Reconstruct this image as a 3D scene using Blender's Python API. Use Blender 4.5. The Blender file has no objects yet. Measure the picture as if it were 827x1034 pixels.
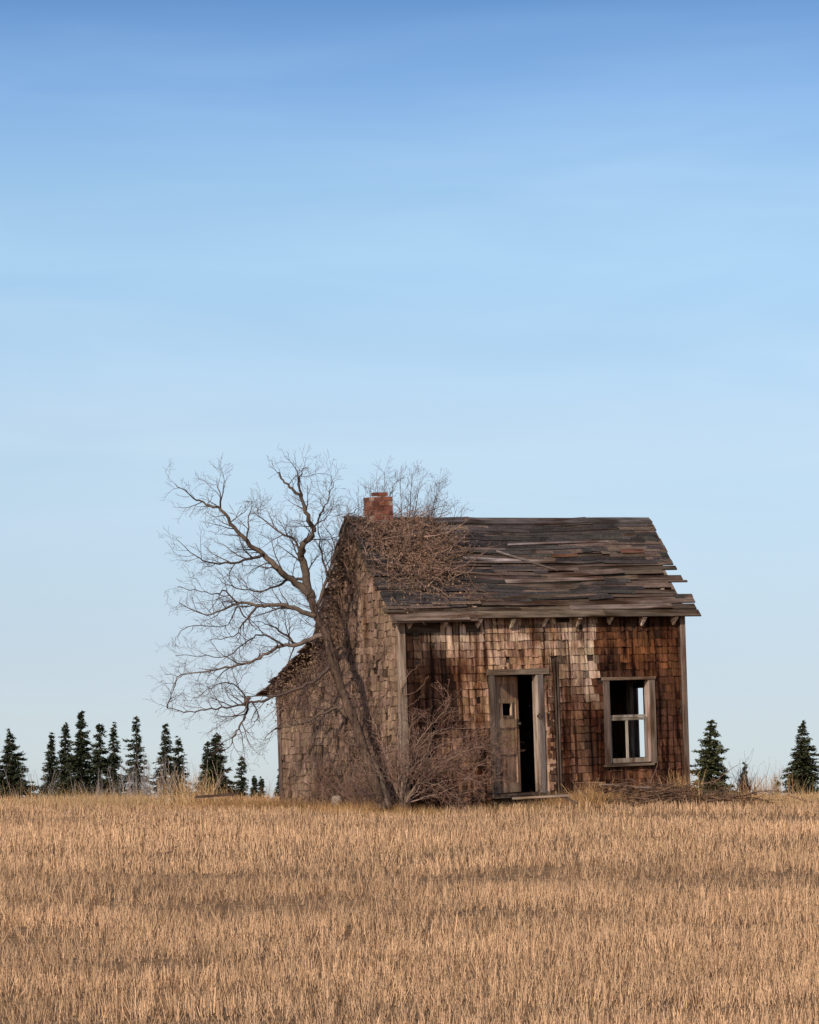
import bpy, math, random
import numpy as np
from mathutils import Vector, Matrix
R = math.radians
rng = random.Random(11)
sc = bpy.context.scene
COL = sc.collection

# ------------------------------------------------------------------ camera constants
F = 3465.0 / 1034.0            # focal length over frame height
HZ = 806.0                     # eye level row in the 827 x 1034 photograph
EYE = 1.6
def at(px, py, Y):             # point seen at (px, py) standing Y metres away
    return Vector(((px - 413.5) * Y / 3465.0, Y, EYE + (HZ - py) * Y / 3465.0))

# ------------------------------------------------------------------ mesh builder
class MB:
    def __init__(s): s.v = []; s.f = []; s.c = []; s.sm = []
    def hexa(s, p, c):         # p: 4 bottom + 4 top corners, both counter clockwise seen from above
        b = len(s.v); s.v += [tuple(q) for q in p]
        for f in ((3,2,1,0),(4,5,6,7),(0,1,5,4),(1,2,6,5),(2,3,7,6),(3,0,4,7)):
            s.f.append(tuple(b+i for i in f)); s.c.append(c)
    def box(s, a, b, c):
        x0,y0,z0 = a; x1,y1,z1 = b
        s.hexa([(x0,y0,z0),(x1,y0,z0),(x1,y1,z0),(x0,y1,z0),(x0,y0,z1),(x1,y0,z1),(x1,y1,z1),(x0,y1,z1)], c)
    def poly(s, pts, c):
        b = len(s.v); s.v += [tuple(q) for q in pts]; s.f.append(tuple(range(b, b+len(pts)))); s.c.append(c)
    def prism(s, poly, fn0, fn1, c):   # polygon (u,z) swept between two mappings
        n = len(poly); b = len(s.v)
        s.v += [tuple(fn0(*q)) for q in poly] + [tuple(fn1(*q)) for q in poly]
        s.f.append(tuple(b+i for i in range(n))); s.f.append(tuple(b+2*n-1-i for i in range(n))); s.c += [c,c]
        for i in range(n):
            j = (i+1) % n
            s.f.append((b+i, b+n+i, b+n+j, b+j)); s.c.append(c)
    def tube(s, pts, rad, n, c):
        b = len(s.v); m = len(pts)
        up = Vector((0.31,0.17,0.93))
        for i in range(m):
            t = (pts[min(i+1,m-1)] - pts[max(i-1,0)])
            if t.length < 1e-9: t = Vector((0,0,1))
            t.normalize(); u = t.cross(up)
            if u.length < 1e-3: u = t.cross(Vector((1,0,0)))
            u.normalize(); w = t.cross(u)
            for k in range(n):
                a = 2*math.pi*k/n
                s.v.append(tuple(pts[i] + (u*math.cos(a) + w*math.sin(a))*rad[i]))
        for i in range(m-1):
            for k in range(n):
                k2 = (k+1) % n
                s.f.append((b+i*n+k, b+i*n+k2, b+(i+1)*n+k2, b+(i+1)*n+k)); s.c.append(c)
        s.f.append(tuple(b+n-1-k for k in range(n))); s.c.append(c)
        s.f.append(tuple(b+(m-1)*n+k for k in range(n))); s.c.append(c)
    def build(s, name, m, parent=None, smooth=False):
        me = bpy.data.meshes.new(name)
        me.from_pydata(s.v, [], s.f)
        a = me.attributes.new('tint', 'FLOAT_COLOR', 'FACE')
        arr = np.ones((len(s.f), 4), np.float32); arr[:, :3] = np.array(s.c, np.float32).reshape(-1, 3)
        a.data.foreach_set('color', arr.ravel())
        if smooth: me.polygons.foreach_set('use_smooth', [True]*len(s.f))
        me.materials.append(m); me.update()
        o = bpy.data.objects.new(name, me); COL.objects.link(o)
        if parent: o.parent = parent
        return o

def tag(o, label=None, cat=None, group=None, kind=None):
    if label: o['label'] = label
    if cat: o['category'] = cat
    if group: o['group'] = group
    if kind: o['kind'] = kind
    return o
def empty(name, loc=(0,0,0), rot=(0,0,0)):
    o = bpy.data.objects.new(name, None); COL.objects.link(o)
    o.location = loc; o.rotation_euler = rot; o.empty_display_size = .2
    return o
def jit(c, d, r=rng):
    k = 1 + r.uniform(-d, d)
    return (c[0]*k, c[1]*k*(1+r.uniform(-.05,.05)), c[2]*k*(1+r.uniform(-.08,.08)))
def mixc(a, b, t):
    t = max(0, min(1, t)); return tuple(x*(1-t)+y*t for x, y in zip(a, b))

# ------------------------------------------------------------------ materials
def tinted(name, scale, lo, hi, scale2=None, lo2=.8, hi2=1.2, bump=.3, rough=.9, bdist=.01, coords='Object', stain=None):
    m = bpy.data.materials.new(name); m.use_nodes = True
    nt = m.node_tree; N = nt.nodes; L = nt.links
    bs = N['Principled BSDF']; bs.inputs['Roughness'].default_value = rough
    bs.inputs['Specular IOR Level'].default_value = .06
    at_ = N.new('ShaderNodeAttribute'); at_.attribute_name = 'tint'
    tc = N.new('ShaderNodeTexCoord')
    col = at_.outputs['Color']; first = None
    for sc_, a, b, det in ((scale, lo, hi, 6), (scale2, lo2, hi2, 4)):
        if sc_ is None: continue
        mp = N.new('ShaderNodeMapping'); mp.inputs['Scale'].default_value = sc_
        L.new(tc.outputs[coords], mp.inputs['Vector'])
        nz = N.new('ShaderNodeTexNoise'); nz.inputs['Scale'].default_value = 1; nz.inputs['Detail'].default_value = det
        nz.inputs['Roughness'].default_value = .65
        L.new(mp.outputs['Vector'], nz.inputs['Vector'])
        mr = N.new('ShaderNodeMapRange'); mr.inputs['From Min'].default_value = .28; mr.inputs['From Max'].default_value = .72
        mr.inputs['To Min'].default_value = a; mr.inputs['To Max'].default_value = b
        L.new(nz.outputs['Fac'], mr.inputs['Value'])
        vm = N.new('ShaderNodeVectorMath'); vm.operation = 'SCALE'
        L.new(col, vm.inputs[0]); L.new(mr.outputs['Result'], vm.inputs['Scale'])
        col = vm.outputs['Vector']; first = first or nz
    if stain:
        for (ssc, f0, f1, tone) in stain:
            mp = N.new('ShaderNodeMapping'); mp.inputs['Scale'].default_value = ssc; L.new(tc.outputs[coords], mp.inputs['Vector'])
            nz = N.new('ShaderNodeTexNoise'); nz.inputs['Scale'].default_value = 1; nz.inputs['Detail'].default_value = 5; L.new(mp.outputs['Vector'], nz.inputs['Vector'])
            mr = N.new('ShaderNodeMapRange'); mr.inputs['From Min'].default_value = f0; mr.inputs['From Max'].default_value = f1; L.new(nz.outputs['Fac'], mr.inputs['Value'])
            mm = N.new('ShaderNodeMix'); mm.data_type = 'RGBA'; mm.blend_type = 'MULTIPLY'
            L.new(mr.outputs['Result'], mm.inputs['Factor']); L.new(col, mm.inputs['A']); mm.inputs['B'].default_value = tone + (1,)
            col = mm.outputs['Result']
    L.new(col, bs.inputs['Base Color'])
    if bump:
        bp = N.new('ShaderNodeBump'); bp.inputs['Strength'].default_value = bump; bp.inputs['Distance'].default_value = bdist
        L.new(first.outputs['Fac'], bp.inputs['Height']); L.new(bp.outputs['Normal'], bs.inputs['Normal'])
    return m
M_shingle = tinted('cedar_shingle', (38,38,2.2), .4, 1.5, (5,5,.9), .6, 1.3, .5, stain=[((15,15,.75),.50,.62,(.20,.125,.095)),((6,6,.55),.52,.66,(.30,.20,.15)),((2.3,2.3,1.3),.50,.66,(.42,.31,.25))])
M_gable = tinted('gable_shingle', (38,38,2.6), .5, 1.45, (3.5,3.5,1.5), .6, 1.35, .6, stain=[((4,4,1.5),.52,.70,(.42,.33,.28)),((26,26,2.6),.56,.68,(.5,.4,.34))])
M_board_x = tinted('weathered_board', (1.6,34,34), .4, 1.5, (2.5,7,7), .55, 1.3, .6, stain=[((1.1,8,8),.48,.66,(.42,.32,.25))])
M_board_z = tinted('weathered_upright', (34,34,1.6), .45, 1.45, (6,6,1.2), .65, 1.3, .6, stain=[((9,9,1.3),.48,.66,(.42,.32,.25))])
M_felt = tinted('tar_shingle', (30,45,45), .45, 1.7, (3,9,9), .6, 1.5, .5, .95)
M_brick = tinted('old_brick', (40,40,40), .6, 1.35, (9,9,9), .6, 1.3, .5)
M_bark = tinted('bark', (34,34,6), .3, 1.8, (7,7,3), .6, 1.35, 1.0, bdist=.03)
M_twig = tinted('twig', (25,25,25), .7, 1.25, None, bump=0)
M_straw = tinted('straw', (1.1,.8,1.1), .82, 1.16, (.22,.7,.5), .72, 1.16, bump=0, rough=.75)
M_needle = tinted('needles', (2.2,2.2,2.2), .6, 1.4, (9,9,9), .7, 1.3, bump=0, rough=.7)
M_stone = tinted('field_stone', (14,14,14), .7, 1.25, (50,50,50), .85, 1.15, .5)
M_metal = tinted('rusty_metal', (60,60,60), .6, 1.3, None, bump=.2, rough=.6)

# ------------------------------------------------------------------ ground
GK = [(-60,-1.85),(0,-1.75),(15,-1.74),(21,-1.70),(24,-1.58),(32,-1.20),(40,-.82),(50,-.42),(55,-.23),(60,-.11),(66,-.09),(75,-.16),(100,-.9),(150,-2.4),(300,-5),(800,-10),(2500,-13),(9000,-15)]
_gx = np.array([k[0] for k in GK], float); _gy = np.array([k[1] for k in GK], float)
def gh(X, Y):
    X = np.asarray(X, float); Y = np.asarray(Y, float)
    s = 0
    for d in (-3,-1.5,0,1.5,3): s = s + np.interp(Y+d, _gx, _gy)
    z = s/5 + .006*np.clip(X, -14, 14)
    z = z + .022*np.sin(X*.9+Y*.31) * np.cos(Y*.47-.3*X) + .012*np.sin(X*2.1-Y*1.3)
    return EYE + z
def G(x, y): return float(gh(x, y))

ys = np.concatenate([np.arange(-60,14,6), np.arange(14,72,.5), np.arange(72,160,4), np.arange(160,400,20), np.geomspace(400,9000,24)])
xs = np.concatenate([-np.geomspace(40,5000,22)[::-1], np.arange(-36,-12,3), np.arange(-12,12.01,.5), np.arange(15,37,3), np.geomspace(40,5000,22)])
XX, YY = np.meshgrid(xs, ys); ZZ = gh(XX, YY)
me = bpy.data.meshes.new('ground')
nx, ny = len(xs), len(ys)
idx = np.arange(nx*ny).reshape(ny, nx)
fc = np.stack([idx[:-1,:-1], idx[:-1,1:], idx[1:,1:], idx[1:,:-1]], -1).reshape(-1,4)
me.from_pydata(np.stack([XX,YY,ZZ],-1).reshape(-1,3).tolist(), [], fc.tolist())
me.polygons.foreach_set('use_smooth', [True]*len(me.polygons))
m = bpy.data.materials.new('stubble_soil'); m.use_nodes = True
nt = m.node_tree; N = nt.nodes; L = nt.links; bs = N['Principled BSDF']; bs.inputs['Roughness'].default_value = .95
bs.inputs['Specular IOR Level'].default_value = .1
tc = N.new('ShaderNodeTexCoord')
n1 = N.new('ShaderNodeTexNoise'); n1.inputs['Scale'].default_value = 9; n1.inputs['Detail'].default_value = 8
n2 = N.new('ShaderNodeTexNoise'); n2.inputs['Scale'].default_value = .35; n2.inputs['Detail'].default_value = 4
L.new(tc.outputs['Object'], n1.inputs['Vector']); L.new(tc.outputs['Object'], n2.inputs['Vector'])
cr = N.new('ShaderNodeValToRGB'); e = cr.color_ramp.elements
e[0].position = .32; e[0].color = (.11,.058,.028,1); e[1].position = .72; e[1].color = (.32,.19,.09,1)
L.new(n1.outputs['Fac'], cr.inputs['Fac'])
mx = N.new('ShaderNodeMix'); mx.data_type = 'RGBA'; mx.blend_type = 'MULTIPLY'; mx.inputs['Factor'].default_value = .5
cr2 = N.new('ShaderNodeValToRGB'); e = cr2.color_ramp.elements
e[0].position = .35; e[0].color = (.6,.6,.6,1); e[1].position = .65; e[1].color = (1.2,1.15,1.1,1)
L.new(n2.outputs['Fac'], cr2.inputs['Fac'])
L.new(cr.outputs['Color'], mx.inputs['A']); L.new(cr2.outputs['Color'], mx.inputs['B'])
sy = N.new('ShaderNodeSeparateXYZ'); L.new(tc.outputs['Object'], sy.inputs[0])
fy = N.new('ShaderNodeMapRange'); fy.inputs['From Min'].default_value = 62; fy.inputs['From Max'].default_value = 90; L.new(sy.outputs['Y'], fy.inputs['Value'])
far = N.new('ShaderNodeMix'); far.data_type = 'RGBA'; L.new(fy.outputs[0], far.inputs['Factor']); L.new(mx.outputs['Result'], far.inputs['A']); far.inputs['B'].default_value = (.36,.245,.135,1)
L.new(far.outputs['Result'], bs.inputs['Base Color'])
bp = N.new('ShaderNodeBump'); bp.inputs['Strength'].default_value = .8; bp.inputs['Distance'].default_value = .05
L.new(n1.outputs['Fac'], bp.inputs['Height']); L.new(bp.outputs['Normal'], bs.inputs['Normal'])
me.materials.append(m)
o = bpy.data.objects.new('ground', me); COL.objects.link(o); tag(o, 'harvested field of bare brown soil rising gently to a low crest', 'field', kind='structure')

# ------------------------------------------------------------------ blades in bulk (numpy)
def blades(name, base, height, lean, width, tint, mat, bend=0.0, nseg=1, seed=1):
    """base Nx3, height N, lean Nx2 (offset of the tip), width N, tint Nx3 -> thin three sided stems in ONE mesh"""
    r = np.random.default_rng(seed); n = len(base)
    rings = nseg + 1
    ang = r.uniform(0, 2*np.pi, n)
    V = np.zeros((n, rings, 3, 3), np.float32)
    for i in range(rings):
        t = i / nseg
        ctr = base.copy()
        ctr[:,0] += lean[:,0]*(t*(1-bend) + bend*t*t); ctr[:,1] += lean[:,1]*(t*(1-bend) + bend*t*t); ctr[:,2] += height*(t - bend*.25*t*t)
        w = width*(1 - .55*t if nseg == 1 else (1 - .93*t))
        for k in range(3):
            a = ang + k*2*np.pi/3
            V[:,i,k,0] = ctr[:,0] + w*np.cos(a); V[:,i,k,1] = ctr[:,1] + w*np.sin(a); V[:,i,k,2] = ctr[:,2]
    vid = np.arange(n*rings*3).reshape(n, rings, 3)
    fs = []
    for i in range(nseg):
        for k in range(3):
            k2 = (k+1) % 3
            fs.append(np.stack([vid[:,i,k], vid[:,i,k2], vid[:,i+1,k2], vid[:,i+1,k]], -1))
    Fq = np.stack(fs, 1).reshape(-1, 4); nf = len(Fq)
    me = bpy.data.meshes.new(name)
    me.vertices.add(n*rings*3); me.vertices.foreach_set('co', V.reshape(-1))
    me.loops.add(nf*4); me.loops.foreach_set('vertex_index', Fq.reshape(-1).astype(np.int32))
    me.polygons.add(nf); me.polygons.foreach_set('loop_start', np.arange(0, nf*4, 4, dtype=np.int32))
    a = me.attributes.new('tint', 'FLOAT_COLOR', 'FACE')
    c = np.ones((n, nseg*3, 4), np.float32); c[:,:,:3] = tint[:,None,:]
    a.data.foreach_set('color', c.reshape(-1))
    me.materials.append(mat); me.update(calc_edges=True); me.validate()
    o = bpy.data.objects.new(name, me); COL.objects.link(o)
    return o

# house frame -------------------------------------------------------
TH, TILT = R(30), R(-2.2)
HLOC = Vector((-.05, 55.0, EYE - .10))
house = empty('abandoned_house', HLOC, (0, TILT, TH))
H = Matrix.Translation(HLOC) @ Matrix.Rotation(TH, 4, 'Z') @ Matrix.Rotation(TILT, 4, 'Y')
def hw(x, y, z): return H @ Vector((x, y, z))
tag(house, 'derelict brown shingled farmhouse with open door and ragged roof standing in the field', 'house')

def local_xy(X, Y):            # world -> house plan
    dx = X - HLOC.x; dy = Y - HLOC.y
    return dx*math.cos(TH) + dy*math.sin(TH), -dx*math.sin(TH) + dy*math.cos(TH)

# ------------------------------------------------------------------ stubble
r = np.random.default_rng(5)
def smooth_noise(X, Y, sx, sy, seed):
    q = np.random.default_rng(seed); v = 0
    for i in range(7):
        a, b, p = q.normal(0, 1/sx), q.normal(0, 1/sy), q.uniform(0, 6.28)
        v = v + np.sin(X*a*2.2 + Y*b*2.2 + p)
    return v / 7**.5
rows = np.arange(18.5, 66, .19)
BX, BY = [], []
for yr_ in rows:
    half = .1225*yr_ + 3.4
    sp = .042 if yr_ < 40 else .052
    x_ = np.arange(-half, half, sp)
    BX.append(x_ + r.normal(0, .03, len(x_))); BY.append(yr_ + x_*.06 + r.normal(0, .045, len(x_)))
BX = np.concatenate(BX); BY = np.concatenate(BY)
lx, ly = local_xy(BX, BY)
edge = 1.35 + .35*smooth_noise(BX, BY, 1.0, 1.0, 3)
inside = (lx > -edge) & (lx < 5.3+edge*1.3) & (ly > -edge) & (ly < 4.3+edge)
dens = smooth_noise(BX, BY, 3.2, .7, 8)*.5 + smooth_noise(BX, BY, 1.1, .5, 9)*.4 + .55*smooth_noise(BX*.12, BY+.05*BX, 3.0, 1.25, 15)
keep = (~inside) & (r.uniform(-1.4, 1.3, len(BX)) < 1.15*dens + .45)
BX, BY, dens = BX[keep], BY[keep], dens[keep]
per = np.where(BY < 40, r.integers(3, 6, len(BX)), r.integers(2, 4, len(BX)))
ii = np.repeat(np.arange(len(BX)), per); n = len(ii)
X = BX[ii] + r.normal(0, .014, n); Y = BY[ii] + r.normal(0, .02, n); tuft = r.normal(0, .028, len(BX))[ii]
hh = np.clip(.118 + .042*dens[ii] + tuft*.8 + r.normal(0, .022, n), .04, .26)
tl = (r.normal(0, .022, len(BX))[ii] + r.normal(0, .022, n)); tl2 = r.normal(0, .03, n)
base = np.stack([X, Y, gh(X, Y) - .015], -1)
k = r.uniform(0, 1, n)[:,None]; k2 = r.uniform(.7, 1.2, n)[:,None]*(1+.20*dens[ii][:,None])
tint = (np.array([[.58,.362,.192]])*(1-k) + np.array([[.64,.388,.230]])*k)*k2
dk = r.uniform(0, 1, n) < .27
tint[dk] *= np.array([.38,.33,.29])
wd = r.uniform(.0022, .0044, n)*np.where(Y > 40, 1.4, 1.0)
o = blades('stubble', base, hh, np.stack([tl, tl2], -1), wd, tint.astype(np.float32), M_straw, seed=2)
tag(o, 'short cut straw stubble covering the whole field', 'stubble', kind='stuff')

# loose straw litter lying between the rows
n = 16000
Y = 18.5 + 46*r.uniform(0, 1, n)**1.0; X = r.uniform(-1, 1, n)*(.1225*Y + 2)
lx, ly = local_xy(X, Y); ok = ~((lx > -.2) & (lx < 5.5) & (ly > -.2) & (ly < 4.4)); X, Y = X[ok], Y[ok]; n = len(X)
a = r.uniform(0, 6.28, n); ln = r.uniform(.06, .22, n)
base = np.stack([X, Y, gh(X, Y) + r.uniform(.008, .05, n)], -1)
k2 = r.uniform(.6, 1.2, n)[:,None]
o = blades('straw_litter', base, r.uniform(.0, .05, n), np.stack([np.cos(a)*ln, np.sin(a)*ln], -1), r.uniform(.002,.004,n), (np.array([[.50,.34,.20]])*k2).astype(np.float32), M_straw, seed=4)
tag(o, 'loose straw lying flat between the stubble rows', 'straw', kind='stuff')

# dry grass: round the house and on the crest
def grass_patch(lst, seed):
    q = np.random.default_rng(seed); B, Hh, Le, Wd, Ti = [], [], [], [], []
    for (X, Y, n, h, c, spread) in lst:
        pass
GX, GY, GHt, GC = [], [], [], []
def strip(pts, n, width, h0, h1, cols):
    for _ in range(n):
        i = rng.randrange(len(pts)-1); t = rng.random()
        p = pts[i].lerp(pts[i+1], t)
        GX.append(p.x + rng.gauss(0, width)); GY.append(p.y + rng.gauss(0, width))
        GHt.append(rng.uniform(h0, h1)*(.5+.5*rng.random())); GC.append(jit(cols[rng.randrange(len(cols))], .3))
ORG = [(.34,.17,.065),(.42,.24,.10),(.30,.15,.07),(.48,.30,.14)]
STR = [(.50,.33,.16),(.44,.27,.13),(.56,.38,.2)]
P2 = lambda px, Y: Vector(((px-413.5)*Y/3465, Y, 0))
strip([P2(196,57.5),P2(240,57.5),P2(290,57.3),P2(340,56.2),P2(380,55.0),P2(405,54.6)], 6500, .36, .14, .36, ORG)
strip([P2(405,54.5),P2(450,54.9),P2(500,55.3),P2(560,55.7),P2(600,56.2)], 4200, .32, .10, .28, ORG+STR)
strip([P2(575,55.9),P2(600,56.2),P2(640,56.6),P2(690,57.2),P2(725,57.6)], 7500, .34, .15, .46, ORG)
strip([P2(690,57.5),P2(740,58.5),P2(790,59.5),P2(840,60.5),P2(880,61)], 3600, .9, .12, .30, ORG+STR+STR)
strip([P2(585,55.6),P2(600,55.7)], 300, .10, .25, .55, ORG)
strip([P2(672,56.7),P2(690,56.9)], 420, .14, .3, .62, ORG)
strip([P2(-70,61),P2(0,61),P2(60,60.5),P2(120,60.5),P2(190,60)], 6500, .9, .12, .33, STR+STR+ORG)
strip([P2(70,60.5),P2(120,60.2),P2(170,60.0)], 2200, .5, .25, .42, STR)
strip([P2(800,59.5),P2(860,60.3)], 900, .5, .18, .38, STR)
strip([P2(-60,60.5),P2(60,60.2),P2(130,60),P2(190,59.5)], 700, .7, .3, .75, STR+ORG)
strip([P2(715,58.5),P2(780,59.5),P2(860,60.5)], 450, .6, .3, .7, STR+ORG)
strip([P2(200,58.5),P2(285,58.5)], 220, .4, .25, .6, ORG)
X = np.array(GX); Y = np.array(GY); n = len(X)
lx, ly = local_xy(X, Y); ok = ~((lx > -.02) & (lx < 5.32) & (ly > -.02) & (ly < 4.3)); X, Y = X[ok], Y[ok]
hh = np.array(GHt)[ok]; tint = np.array(GC, np.float32)[ok]; n = len(X)
base = np.stack([X, Y, gh(X, Y) - .02], -1)
o = blades('dry_grass', base, hh, np.stack([r.normal(0,.35,n)*hh, r.normal(0,.3,n)*hh], -1), r.uniform(.0025,.005,n), tint, M_straw, bend=.5, nseg=3, seed=9)
tag(o, 'rusty uncut dry grass round the house and along the crest', 'grass', kind='stuff')

# ------------------------------------------------------------------ the house
YR, ZR = 1.24, 4.69            # ridge
PROF = [(0,-.45),(0,3.08),(YR,ZR-.05),(2.35,2.80),(4.25,1.95),(4.25,-.45)]
DARKW = (.055,.036,.026); GREYW = (.26,.20,.155); BRW = (.16,.10,.07)
def clip_u(poly, a, b):
    def cut(pl, val, keep_gt):
        out = []
        for i in range(len(pl)):
            p, q = pl[i], pl[(i+1) % len(pl)]
            ip = (p[0] >= val) if keep_gt else (p[0] <= val); iq = (q[0] >= val) if keep_gt else (q[0] <= val)
            if ip: out.append(p)
            if ip != iq:
                t = (val-p[0])/(q[0]-p[0]); out.append((val, p[1]+(q[1]-p[1])*t))
        return out
    return cut(cut(poly, a, True), b, False)
def prof_top(u):
    for (a, za), (b, zb) in zip(PROF[1:5], PROF[2:5]):
        if a <= u <= b: return za + (zb-za)*(u-a)/(b-a)
    return 1.95
W = 5.47
DOOR = (1.70, 2.55, .11, 2.03); WIN = (3.93, 4.75, .53, 1.90)
# front wall sheathing
mb = MB()
def fboards(x0, x1, z0, z1):
    z = z0
    while z < z1 - .01:
        z2 = min(z + .19 + rng.uniform(-.01,.02), z1)
        mb.box((x0, .022+rng.uniform(0,.004), z+.003), (x1, .09, z2), jit(DARKW, .35)); z = z2
fboards(.02, DOOR[0], -.45, 3.08); fboards(DOOR[1], WIN[0], -.45, 3.08); fboards(WIN[1], W-.02, -.45, 3.08)
fboards(DOOR[0]+.001, DOOR[1]-.001, -.45, DOOR[2]); fboards(DOOR[0]+.001, DOOR[1]-.001, DOOR[3], 3.08)
fboards(WIN[0]+.001, WIN[1]-.001, -.45, WIN[2]); fboards(WIN[0]+.001, WIN[1]-.001, WIN[3], 3.08)
fwall = mb.build('front_wall', M_board_x, house)

def nzs(x, z, s, seed):
    return float(smooth_noise(np.array([x]), np.array([z]), s, s, seed)[0])
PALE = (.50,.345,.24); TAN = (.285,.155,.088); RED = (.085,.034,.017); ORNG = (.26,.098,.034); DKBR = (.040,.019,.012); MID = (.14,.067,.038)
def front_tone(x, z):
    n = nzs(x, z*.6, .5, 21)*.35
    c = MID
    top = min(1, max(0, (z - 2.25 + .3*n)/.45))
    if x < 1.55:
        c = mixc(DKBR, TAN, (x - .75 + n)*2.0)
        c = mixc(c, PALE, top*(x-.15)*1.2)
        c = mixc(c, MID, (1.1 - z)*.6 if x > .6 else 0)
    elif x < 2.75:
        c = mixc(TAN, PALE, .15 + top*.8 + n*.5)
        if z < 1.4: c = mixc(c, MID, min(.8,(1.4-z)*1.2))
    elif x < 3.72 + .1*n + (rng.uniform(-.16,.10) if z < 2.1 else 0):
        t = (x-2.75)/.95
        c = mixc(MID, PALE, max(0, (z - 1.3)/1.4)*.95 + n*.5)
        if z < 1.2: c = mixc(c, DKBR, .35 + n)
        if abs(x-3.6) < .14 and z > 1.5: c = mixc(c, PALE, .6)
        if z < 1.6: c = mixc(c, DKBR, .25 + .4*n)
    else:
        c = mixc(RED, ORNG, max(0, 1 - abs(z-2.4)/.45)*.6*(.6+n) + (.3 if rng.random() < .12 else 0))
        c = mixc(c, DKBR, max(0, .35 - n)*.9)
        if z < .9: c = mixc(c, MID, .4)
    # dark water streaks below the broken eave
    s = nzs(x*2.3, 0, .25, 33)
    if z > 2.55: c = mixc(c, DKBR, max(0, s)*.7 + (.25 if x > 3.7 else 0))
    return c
def shingles(u0, u1, zmin, zmax, expo, fn, tone, holes, topf=None, wmin=.07, wmax=.17, rough=.012, lift=.016, skip=None, q=None, gapw=.003):
    """fn(u, d, z): point at wall coordinate u, d metres proud of the wall, height z"""
    q = q or rng; mb = MB(); z = zmin; row = 0
    while z < zmax:
        u = u0 - q.uniform(0, .08)
        while u < u1:
            w = q.uniform(wmin, wmax); a, b = max(u, u0), min(u+w-gapw, u1); u += w
            if b - a < .02: continue
            zb = z + q.gauss(0, rough); zt = z + expo*1.22
            m_ = (a+b)/2
            if topf:
                lim = min(topf(a), topf(b)) - .01; zt = min(zt, lim)
                if zt - zb < .03: continue
            bad = False
            for (ha, hb, h0, h1) in holes:
                if a < hb and b > ha and zb < h1 and zt > h0:
                    if a < ha and ha - a > .03 and b < hb: b = ha
                    elif b > hb and b - hb > .03 and a > ha: a = hb
                    elif zb < h0: zt = h0
                    elif zt > h1 and zb > h1 - .10: zb = h1
                    else: bad = True
            if bad or zt - zb < .025: continue
            if skip and skip(m_, z, q): continue
            c = jit(tone(m_, z), .30, q)
            if q.random() < .05: c = tuple(v*.45 for v in c)
            t0 = lift*q.uniform(.7, 1.5) + (.012 if q.random() < .05 else 0); t1 = .003
            sk = q.gauss(0, .006) ; s2 = q.gauss(0, .004)
            mb.hexa([fn(a,t0,zb+s2), fn(b,t0+q.gauss(0,.004),zb-s2), fn(b,-.004,zb-s2), fn(a,-.004,zb+s2),
                     fn(a+sk,t1+.008,zt), fn(b+sk,t1+.008,zt), fn(b+sk,-.006,zt), fn(a+sk,-.006,zt)], c)
        z += expo*q.uniform(.94, 1.06); row += 1
    return mb
def front_skip(x, z, q):
    if z > 2.68 and (.06 < x < .78 or 1.18 < x < 1.52): return q.random() < .95
    if z > 2.72 and 2.95 < x < 3.25: return q.random() < .7
    return q.random() < .008
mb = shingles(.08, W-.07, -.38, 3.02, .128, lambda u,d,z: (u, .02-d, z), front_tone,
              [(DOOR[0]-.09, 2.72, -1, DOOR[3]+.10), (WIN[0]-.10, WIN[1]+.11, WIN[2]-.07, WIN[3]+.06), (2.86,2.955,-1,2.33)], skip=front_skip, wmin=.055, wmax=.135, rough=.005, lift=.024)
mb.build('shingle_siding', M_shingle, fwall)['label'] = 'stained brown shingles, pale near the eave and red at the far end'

# side walls
mb = MB(); mb.prism([p for p in PROF], lambda u,z: (.022, u, z), lambda u,z: (.09, u, z), DARKW)
lwall = mb.build('side_wall', M_board_z, house)
GT = (.20,.127,.086)
def gable_tone(u, z):
    n = nzs(u, z*.7, .5, 41)
    c = mixc(GT, (.15,.093,.064), .4+.5*n)
    if z > 3.2: c = mixc(c, (.25,.16,.11), .5)
    if u < .55: c = mixc(c, (.25,.165,.105), .35)
    return c
mb = shingles(.10, 4.20, -.38, 4.6, .122, lambda u,d,z: (.02-d, u, z), gable_tone, [(1.2,2.4,-.6,.02)], topf=prof_top, wmin=.045, wmax=.12, rough=.014, gapw=.008, lift=.024,
              skip=lambda u,z,q: q.random() < (.10 if z > 3.3 else .035))
mb.build('shingle_siding', M_gable, lwall)['label'] = 'sun bleached grey tan shingles on the gable'
mb = MB(); mb.box((-.035, 1.24, -.10), (.018, 2.3, .0), jit((.33,.25,.19), .1))
mb.build('sill_board', M_board_x, lwall)

RW = (1.02, 1.42, .60, 1.78)
mb = MB()
for (a, b, z0, z1) in ((0, RW[0], None, None), (RW[1], 4.25, None, None)):
    mb.prism(clip_u(PROF, a, b), lambda u,z: (W-.09, u, z), lambda u,z: (W-.022, u, z), DARKW)
pl = clip_u(PROF, RW[0], RW[1])
mb.prism([(RW[0],-.45),(RW[0],RW[2]),(RW[1],RW[2]),(RW[1],-.45)], lambda u,z: (W-.09, u, z), lambda u,z: (W-.022, u, z), DARKW)
mb.prism([(RW[0],RW[3])]+[p for p in pl if p[1] > 1.5][:]+[(RW[1],RW[3])], lambda u,z: (W-.09, u, z), lambda u,z: (W-.022, u, z), DARKW)
rwall = mb.build('side_wall', M_board_z, house)
mb = shingles(.06, 4.2, -.38, 4.6, .140, lambda u,d,z: (W-.02+d, u, z), lambda u,z: RED, [(RW[0]-.1,RW[1]+.1,RW[2]-.1,RW[3]+.1)], topf=prof_top, wmin=.08, wmax=.2)
mb.build('shingle_siding', M_shingle, rwall)
mb = MB(); c = (.21,.165,.135)
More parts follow.
